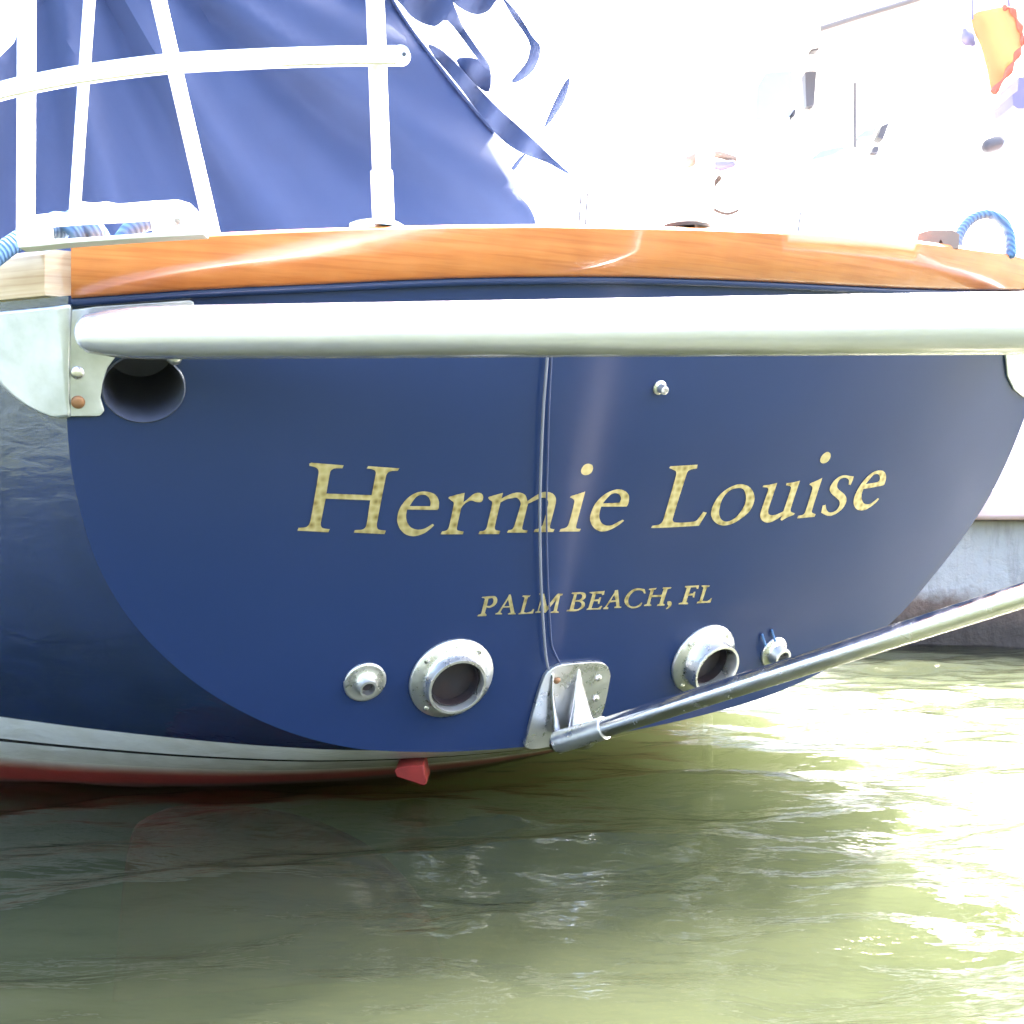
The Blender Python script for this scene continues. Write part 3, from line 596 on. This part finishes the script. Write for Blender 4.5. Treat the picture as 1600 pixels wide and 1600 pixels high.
def drain(px, py, R_, r_, L, label):
    c = on_t(px, py, 0.0006); n = t_normal(c)
    V, Fc = lathe(c, n, [(R_, 0), (R_, 0.003), (R_ * .95, 0.0055), (R_ * .86, 0.0052), (r_ * 1.6, 0.006), (r_ * 1.2, 0.009), (r_ * 1.1, 0.014), (r_ * 1.1, L - .003), (r_ * 1.05, L), (r_ * .78, L), (r_ * .74, 0.01)], 40)
    e = mk('drain_outlet', V, Fc, m_cast, boat, label=label, auto=60)
    V, Fc = lathe(c, n, [(r_ * .735, 0.012), (r_ * 0.6, 0.012)], 32, cap_last=True); mk('bore', V, Fc, m_bore, e); return e
drain(570, 1065, 0.041, 0.0160, 0.028, 'small round drain outlet left of the larger exhaust')
dr = drain(1208, 1018, 0.037, 0.021, 0.034, 'small drain outlet touching the slanting strut')
for (x, y) in ((1191, 992), (1206, 985)):
    a = on_t(x, y, 0.004); b = on_t(x + 5, y + 16, 0.012); V, Fc = sweep([a, a.lerp(b, .5), b], 0.0028, 10, dome=True); mk('blue_peg', V, Fc, m_rope, dr)  # two short blue pegs at the top of the drain
c = on_t(1030, 605, 0.0006); n = t_normal(c); V, Fc = lathe(c, n, [(0.014, 0), (0.014, 0.003), (0.009, 0.006), (0.008, 0.02), (0.006, 0.021), (0.005, 0.012)], 24, cap_last=True)
mk('vent_fitting', V, Fc, m_cast, boat, label='tiny pipe fitting high on the transom below the tube')
c = on_t(272, 556, 0.002); V, Fc = lathe(c, t_normal(c), [(0.012, 0), (0.012, 0.01), (0.006, 0.016)], 16, cap_last=True); mk('bolt', V, Fc, m_cast, boat)

# red fin under the counter and submerged rudder
fp = [(616, 1204), (622, 1199), (642, 1196), (661, 1196), (667, 1224), (662, 1228), (642, 1221), (620, 1214)]
V, Fc = prism_px([fp], 2.42, 0.10); f_ = mk('fin', V, Fc, m_red, boat, smooth=False, label='bright red fin tip under the counter'); bevel(f_, 0.005, 2)
rp_ = catmull([Vector(q_) for q_ in ((-.80, 2.46, -.40), (-.77, 2.46, -.10), (-.73, 2.47, -.030), (-.62, 2.49, -.018), (-.45, 2.53, -.05), (-.30, 2.57, -.13), (-.20, 2.60, -.25), (-.15, 2.62, -.40))], 5)
nn_ = len(rp_); V = [p for p in rp_] + [p + Vector((0.01, 0.045, 0)) for p in rp_]
Fc = [tuple(range(nn_)), tuple(range(2 * nn_ - 1, nn_ - 1, -1))] + [(k, k + 1, nn_ + k + 1, nn_ + k) for k in range(nn_ - 1)] + [(nn_ - 1, 0, nn_, 2 * nn_ - 1)]
ru = mk('rudder', V, Fc, m_red, boat, smooth=False, label='dark red rudder blade seen through the water'); bevel(ru, 0.008, 2, 50)

# ---------------------------------------------------------------- pushpit: stanchions, flat bar
def rail_pt(x, back=0.05):
    p = on_t(x, float(interp(x, RTOP)), 0.02); n = t_normal(p); n2_ = Vector((n.x, n.y, 0)).normalized(); return p - n2_ * back + UP * 0.004
def pole(base_px, top_px, Y, r, label, name='stanchion', m=m_white):
    a = at(*base_px, Y); b = at(*top_px, Y); d = b - a
    V, Fc = sweep([a + d * s for s in np.linspace(0, 1.35, 8)], r, 20, dome=True); return mk(name, V, Fc, m, boat, label=label)
bpt = rail_pt(601); Yb = bpt.y
st = pole((599, 346), (586, 0), Yb, 14.5 / F * Yb, 'thick white stanchion standing on the taffrail with base plate')
V, Fc = sweep([at(599, 346, Yb), at(596, 268, Yb)], 17.5 / F * Yb, 20); mk('sleeve', V, Fc, m_white, st)
V, Fc = lathe(bpt, UP, [(0.046, 0), (0.046, 0.006), (0.04, 0.010), (0.026, 0.012)], 28, cap_last=True); mk('base_plate', V, Fc, m_steel, st)
Yl = rail_pt(120).y
pole((40, 372), (42, 0), Yl + 0.22, 14 / F * (Yl + .22), 'upright white post at the port corner')
pole((332, 364), (248, 0), rail_pt(332).y, 12 / F * rail_pt(332).y, 'slanting white brace rising left from the taffrail')
pole((117, 330), (140, 0), Yl + 0.30, 9 / F * (Yl + .3), 'thin slanting white brace behind the cleat', m=m_rail)
bpt2 = rail_pt(1100); pole((1100, 350), (1106, 0), bpt2.y, 0.017, 'white stanchion on the starboard half of the taffrail')
V, Fc = lathe(bpt2, UP, [(0.046, 0), (0.046, 0.006), (0.04, 0.010), (0.02, 0.012)], 28, cap_last=True); mk('base_plate', V, Fc, m_brown, boat)
bar_px = [(-160, 190), (-60, 165), (0, 143), (60, 129), (140, 115), (260, 100), (400, 92), (520, 88), (600, 87), (626, 87)]
bar = catmull([at(x, y, Yb - 0.028 + max(0, (300 - x)) / 300 * 0.09) for x, y in bar_px], 5); V = []
for i, p in enumerate(bar):
    t = (bar[min(i + 1, len(bar) - 1)] - bar[max(i - 1, 0)]).normalized(); nrm_ = t.cross(UP).normalized()
    hh = 0.0155
    for a_, z_ in ((-.005, -hh + .003), (-.003, -hh), (.003, -hh), (.005, -hh + .003), (.005, hh - .003), (.003, hh), (-.003, hh), (-.005, hh - .003)): V.append(p + nrm_ * a_ + UP * z_)
nb_ = len(bar); fb = grid_faces(nb_, 8, True) + [tuple(range(8)), tuple((nb_ - 1) * 8 + k for k in range(8))]
bo = mk('flat_bar', V, fb, m_rail, boat, auto=30, label='curved white flat bar joining the stern posts')
endp = bar[-1]; V, Fc = lathe(endp + Vector((0, .005, 0)), Vector((0, -1, 0)), [(0.0155, -0.0007), (0.0155, 0.0107)], 28, True, True); mk('bar_end', V, Fc, m_white, bo)
c = endp - Vector((-0.006, 0.0058, 0)); V, Fc = lathe(c, Vector((0, -1, 0)), [(0.0032, 0), (0.0032, 0.0012)], 16, False, True); mk('bolt_hole', V, Fc, m_black, bo)

# ---------------------------------------------------------------- mooring chock (port) and base
def z1(p): return (p[0] / 3.2, p[1] / 3.2)
Yc = Yl + 0.02
co = [z1(p) for p in [(78, 1190), (80, 1120), (108, 1086), (200, 1070), (355, 1058), (368, 1018), (400, 1006), (470, 1014), (530, 1006), (590, 1018), (780, 1002), (890, 997), (950, 1015), (988, 1058), (1000, 1110), (1020, 1172), (700, 1190), (330, 1216), (180, 1232), (90, 1240)]]
cw = [z1(p) for p in [(225, 1112), (420, 1098), (560, 1092), (745, 1080), (762, 1162), (420, 1186), (230, 1196)]]
ch = [z1((882 + 19 * math.cos(a), 1110 + 19 * math.sin(a))) for a in np.linspace(0, 2 * math.pi, 18, endpoint=False)]
ck = mk('mooring_chock', *prism_px([co, cw, ch], Yc, 0.030, 0.0003), m_white, boat, smooth=False, label='white metal mooring chock at the port end of the taffrail'); bevel(ck, 0.0015, 2, 30)
# ---------------------------------------------------------------- things resting on the boat
def rope(paths, r, name, label):
    parts = []
    for pth in paths: parts.append(sweep(catmull(pth, 8), r, 14, dome=True))
    V, Fc = join(*parts); return tag(mk(name, V, Fc, m_rope), label, 'rope')
rr_ = 0.0145
rope([[at(-90, 455, Yc - .10), at(-30, 418, Yc - .08), at(10, 388, Yc - .06), at(45, 366, Yc - .035), at(78, 354, Yc - .02), at(92, 362, Yc + .01), at(84, 374, Yc + .05)],
      [at(86, 345, Yc + .03), at(104, 348, Yc - .005), at(122, 362, Yc - .012), at(132, 380, Yc + .02)],
      [at(112, 343, Yc + .03), at(132, 347, Yc - .002), at(150, 360, Yc - .008), at(160, 376, Yc + .03)],
      [at(190, 378, Yc + .05), at(206, 358, Yc + .035), at(228, 347, Yc + .035), at(252, 346, Yc + .05)]], rr_, 'mooring_rope', 'blue mooring rope wound round the white chock at the port corner')
Ys = rail_pt(1540).y + 0.02
rope([[at(1494, 392, Ys), at(1500, 366, Ys), at(1517, 343, Ys), at(1542, 334, Ys), at(1566, 345, Ys), at(1578, 368, Ys), at(1580, 396, Ys)]], 8.0 / F * Ys, 'mooring_rope', 'blue rope bent in an arch above the starboard end of the taffrail')
cl = [(1432, 382), (1436, 364), (1455, 359), (1490, 360), (1499, 366), (1498, 388), (1478, 388), (1470, 374), (1462, 388)]
mk('cleat', *prism_px([cl], rail_pt(1470, .03).y, 0.03), m_beige, boat, smooth=False, label='small weathered cleat on the starboard end of the taffrail')
cd = [(857, 520), (855, 560), (849, 640), (845.5, 720), (843.5, 800), (845, 900), (848, 960), (852.5, 1020), (857, 1046)]
V, Fc = sweep(catmull([on_t(x, y, 0.013) for x, y in cd], 6), 0.0027, 10, dome=True); co_ = tag(mk('cord', V, Fc, m_cord), 'thin pale cord with modelled reflection hanging down the middle of the navy transom', 'cord')
cd2 = [(864, 520), (862, 560), (858, 640), (856, 720), (854, 800), (856, 900), (859, 960), (862, 1005), (868, 1022), (878, 1042)]
V, Fc = sweep(catmull([on_t(x, y, 0.006) for x, y in cd2], 6), 0.0016, 8, dome=True); mk('cord_reflection', V, Fc, m_cord_mirror, co_)  # the cord's mirror image in the transom, modelled as a thinner line

# ---------------------------------------------------------------- blue canvas awning
main = [(-160, 230), (0, 88), (27, 55), (50, 10), (60, -40), (590, -40), (612, 0), (640, 44), (664, 76), (700, 122), (735, 165), (772, 208), (776, 220), (788, 250), (800, 278), (806, 300), (826, 322), (838, 352), (846, 420), (-160, 420)]
def canvas_pt(x, y, base=2.86):
    q_ = (x * 0.45 + y * 0.9)
    rad_ = math.hypot(x - 60, y + 260); ang = math.atan2(y + 260, x - 60)
    dpt = 0.028 * math.sin(ang * 17 + 0.4 * math.sin(rad_ / 90)) + 0.014 * math.sin(ang * 37 + rad_ / 160) + 0.012 * math.sin(rad_ / 55 + 2 * ang)
    return at(x, y, base + dpt * min(1, rad_ / 420) + 0.00022 * (x - 400) - 0.25 * (y - 200) / 1000)
ms = [(p.x, p.y) for p in catmull([Vector((x, y, 0)) for x, y in main], 4, True)]
v2, f2 = cdt([ms], 16)
canv = empty('canvas_awning', at(400, 420, 2.86), 'royal blue canvas awning hanging in folds behind the stern posts', 'awning')
cs_ = mk('sheet', [canvas_pt(x, y) for x, y in v2], f2, m_canvas, canv); so = cs_.modifiers.new('thickness', 'SOLIDIFY'); so.thickness = 0.003
hem = catmull([canvas_pt(x, y) + Vector((0, -0.006, 0)) for x, y in ((592, -38), (613, 1), (641, 45), (665, 77), (701, 123), (736, 166), (772, 208))], 5)
V, Fc = sweep(hem, 0.0045, 10); mk('hem', V, Fc, m_canvas, canv)
def z2(x, y): return (500 + x / 3.2, y / 3.2)
flaps = [[(360, -60), (640, -60), (660, 0), (690, 70), (720, 140), (780, 230), (850, 325), (830, 345), (760, 260), (640, 105), (570, 130), (480, 100), (420, 40)],
         [(540, 235), (600, 243), (680, 315), (780, 425), (900, 548), (1060, 690), (1150, 778), (1262, 882), (1140, 815), (1000, 762), (880, 668), (700, 440)],
         [(680, 305), (760, 288), (850, 338), (843, 455), (780, 425)],
         [(665, 10), (690, -40), (890, -40), (870, 10), (830, 58), (760, 70)],
         [(905, -20), (965, 85), (1035, 190), (1050, 250), (1030, 320), (960, 400), (990, 410), (1070, 350), (1105, 240), (1060, 180), (985, 60)],
         [(1240, 395), (1190, 480), (1130, 620), (1140, 625), (1215, 520), (1248, 420)],
         [(960, 840), (1000, 790), (1030, 770), (1010, 800), (975, 850)]]
for i, fl in enumerate(flaps):
    lp = [(p.x, p.y) for p in catmull([Vector((*z2(*q_), 0)) for q_ in fl], 3, True)]; v2, f2 = cdt([lp], 9)
    o_ = mk('fold', [at(x, y, 2.74 + 0.03 * (i % 3) + 0.02 * math.sin(x / 13 + y / 21) + 0.0004 * (y - 60)) for x, y in v2], f2, m_canvas, canv); so = o_.modifiers.new('thickness', 'SOLIDIFY'); so.thickness = 0.003

# ---------------------------------------------------------------- seawall
SWY = 5.06
wall = empty('seawall', (3.0, SWY, 0), 'grey stained concrete seawall with pinkish cap at the right', 'wall')
def wall_box(x0, x1, y0, y1, z0, z1, mt, name, bv):
    V, Fc = box(((x0 + x1) / 2, (y0 + y1) / 2, (z0 + z1) / 2), x1 - x0, y1 - y0, z1 - z0, R(-3)); o_ = mk(name, V, Fc, mt, wall, smooth=False); bevel(o_, bv, 2); return o_
wall_box(1.56, 14, SWY, SWY + 1.2, -1.5, 0.545, m_conc, 'wall_face', 0.01)
wall_box(1.53, 14, SWY - 0.10, SWY + 1.2, 0.546, 0.68, m_cap, 'wall_cap', 0.02)

# ---------------------------------------------------------------- white yacht beyond the wall
yacht = empty('white_yacht', (3.2, 9.0, 0), 'white yacht bleached by glare beyond the seawall', 'yacht')
hvv = []
for i, s in enumerate(np.linspace(0, 1, 20)):
    x = 1.2 + 7.5 * s; wdt = 1.5 * math.sin(math.pi * (0.12 + 0.8 * s)) ** 0.6; sh = 1.30 + 0.25 * (s - .4) ** 2
    for k, (a_, z_) in enumerate(((1, 1), (0.97, .6), (.85, .2), (.4, -.1), (-.4, -.1), (-.85, .2), (-.97, .6), (-1, 1))): hvv.append(Vector((x, 9.0 - wdt * a_, sh * z_)))
mk('hull', hvv, grid_faces(20, 8, True) + [tuple(range(8)), tuple(19 * 8 + k for k in range(8))], m_bone, yacht, auto=40)
YF = 8.0
def px_prism(poly, Y, thick, mt, name, parent, label=None):
    V, Fc = prism_px([poly], Y, thick); return mk(name, V, Fc, mt, parent, smooth=False, label=label)
V, Fc = box((4.6, 9.1, 1.55), 4.6, 1.5, 0.62); bevel(mk('cabin', V, Fc, m_bone, yacht, smooth=False), 0.08, 3)
for x_ in (1266, 1336, 1480, 1640):
    V, Fc = sweep([at(x_ + 6, 492, YF + .06), at(x_ + 3, 260, YF + .06), at(x_, 30, YF + .06)], 0.022, 10); mk('hardtop_post', V, Fc, m_bone, yacht)
px_prism([(1176, 262), (1182, 250), (1700, 218), (1700, 236)], YF + .03, 0.05, m_bone, 'coaming', yacht)
px_prism([(1176, 500), (1184, 200), (1192, 200), (1190, 500)], YF + .05, 0.05, m_bone, 'frame', yacht)
px_prism([(1252, 42), (1420, 2), (1700, -50), (1700, -80), (1420, -30), (1250, 20)], YF - .5, 2.6, m_bone, 'hardtop', yacht)
for poly, mt, nm in [([(1258, 112), (1276, 111), (1272, 164), (1260, 166)], m_glass, 'window'), ([(1264, 44), (1287, 42), (1279, 78), (1268, 80)], m_glass, 'window'), ([(1253, 46), (1263, 44), (1266, 76), (1256, 72)], m_paleblue, 'window'),
                     ([(1180, 188), (1183, 135), (1196, 114), (1238, 110), (1242, 170), (1232, 184)], m_paleblue, 'window'), ([(1239, 172), (1244, 170), (1242, 181), (1238, 184)], m_glass, 'window'),
                     ([(1268, 250), (1280, 236), (1316, 228), (1320, 232), (1300, 242)], m_cyan, 'stripe'), ([(1338, 216), (1350, 204), (1372, 198), (1364, 212)], m_cyan, 'stripe'),
                     ([(1371, 214), (1378, 196), (1390, 191), (1380, 218)], m_glass, 'window'), ([(1362, 238), (1366, 228), (1374, 229), (1372, 238)], m_glass, 'window')]:
    px_prism(poly, YF - 0.02, 0.1, mt, nm, yacht)
V, Fc = sweep([at(1283, 45, YF - .55), at(1340, 27, YF - .55), at(1420, 3, YF - .55), at(1500, -22, YF - .55)], 0.018, 10); mk('awning_tube', V, Fc, m_grey, yacht)
V, Fc = sweep([at(1336, 230, YF - .1), at(1336, 130, YF - .1)], 0.010, 10); mk('handrail', V, Fc, m_grey, yacht)
for x, y0, y1 in ((904, 345, 300), (914, 345, 302), (1247, 356, 332)):
    V, Fc = sweep([Vector((at(x, y0, 6.2).x, 6.2, -0.6)), at(x + 1, y0, 6.2), at(x + 4, y1, 6.2)], 0.0055, 8); tag(mk('thin_pole', V, Fc, m_grey), {904: 'thin grey rod above the taffrail, leftmost of two close together', 914: 'thin grey rod above the taffrail, right one of two close together', 1247: 'short thin rod standing alone above the taffrail below the yacht'}[x], 'rod')

# hook-and-fitting cluster beyond the taffrail
hk = empty('davit_post', at(1105, 420, 4.4), 'pale post with a beige fitting and a curved brown hook', 'davit'); YH = 4.4
V, Fc = sweep([Vector((at(1106, 420, YH).x, YH, -0.8)), at(1106, 420, YH), at(1104, 330, YH), at(1103, 262, YH), at(1112, 240, YH), at(1114, 170, YH), at(1115, 60, YH)], 0.018, 12); mk('post', V, Fc, m_bone, hk)
V, Fc = sweep([at(1092, 305, YH - .03), at(1094, 262, YH - .03), at(1099, 246, YH - .03)], 0.0055, 8); mk('rod', V, Fc, m_beige, hk)
V, Fc = join(sweep(catmull([at(1078, 252, YH - .03), at(1086, 246, YH - .03), at(1100, 243, YH - .03)], 4), lambda s: 0.022 - .006 * s, 12, dome=True), sweep(catmull([at(1100, 244, YH - .03), at(1122, 241, YH - .03), at(1146, 248, YH - .03)], 4), 0.014, 12, dome=True)); mk('fitting', V, Fc, m_beige, hk)
V, Fc = sweep([at(1112, 258, YH - .05), at(1128, 259, YH - .05), at(1144, 256, YH - .05)], lambda s: 0.013 + .006 * math.sin(math.pi * s), 12, dome=True); mk('pulley', V, Fc, m_violet, hk)
V, Fc = sweep(catmull([at(1124, 278, YH), at(1114, 292, YH), at(1108, 312, YH), at(1116, 327, YH), at(1136, 334, YH), at(1153, 329, YH)], 6), lambda s: 0.0085 * (1.1 - .5 * s), 10, dome=True); mk('hook', V, Fc, m_brown, hk)
V, Fc = sweep([at(1124, 280, YH - .01), at(1127, 260, YH - .04)], 0.003, 8); mk('lanyard', V, Fc, m_brown, hk)

# orange flag and things beside it, upper right
YG = 4.0
flag = empty('orange_flag', at(1550, 145, YG), 'orange triangular cloth with red edge hanging in the upper right corner', 'flag')
fl = [(1519, 24), (1545, 15), (1575, 13), (1590, 40), (1597, 66), (1592, 82), (1580, 100), (1570, 120), (1551, 146), (1542, 110), (1532, 72), (1522, 50)]
v2, f2 = cdt([[(p.x, p.y) for p in catmull([Vector((x, y, 0)) for x, y in fl], 3, True)]], 7)
o_ = mk('cloth', [at(x, y, YG + 0.014 * math.sin((x - y * .4) / 14)) for x, y in v2], f2, m_orange, flag); so = o_.modifiers.new('thickness', 'SOLIDIFY'); so.thickness = 0.003
ed = catmull([at(x, y, YG - .012) for x, y in ((1566, 13), (1580, 15), (1592, 40), (1598, 62), (1590, 84), (1576, 112), (1552, 145))], 6)
V, Fc = sweep(ed, lambda s: 0.009 * (1 + .5 * math.sin(s * 40)), 8); mk('trim', V, Fc, m_redcloth, flag)
for a_, b_ in (((1526, -150), (1519, 30)), ((1566, -150), (1577, 14))):
    V, Fc = sweep([at(*a_, YG), at(*b_, YG)], 0.004, 8); mk('line', V, Fc, m_violet, flag)
V, Fc = sweep(catmull([at(1508, 48, YG), at(1512, 60, YG), at(1520, 68, YG)], 4), lambda s: 0.010 + .012 * math.sin(math.pi * s), 14, dome=True); mk('float', V, Fc, m_violet, flag, label='small violet float hanging beside the cloth')
V, Fc = sweep(catmull([at(1300, -165, 4.6), at(1500, -151, 4.05), at(1600, -150, 4.0), at(1900, -230, 4.6), Vector((5.5, 8.2, 3.9))], 6), 0.006, 8); mk('stay_wire', V, Fc, m_grey, flag)
V, Fc = sweep(catmull([at(1560, 226, 7.6), at(1590, 228, 7.6), at(1640, 230, 7.6), at(1700, 232, 7.6)], 4), lambda s_: 0.062 + 0.04 * s_, 18, dome=True); fe = mk('fender', V, Fc, m_paleblue, yacht, label='pale blue fender with dark end cap')
V, Fc = sweep([at(1546, 228, 7.58), at(1560, 224, 7.58)], 0.047, 16, dome=True); mk('end_cap', V, Fc, m_glass, fe)
px_prism([(1592, 120), (1640, 118), (1640, 170), (1590, 170), (1583, 165), (1582, 148), (1590, 142)], 7.7, 0.3, m_violet, 'instrument_box', yacht)
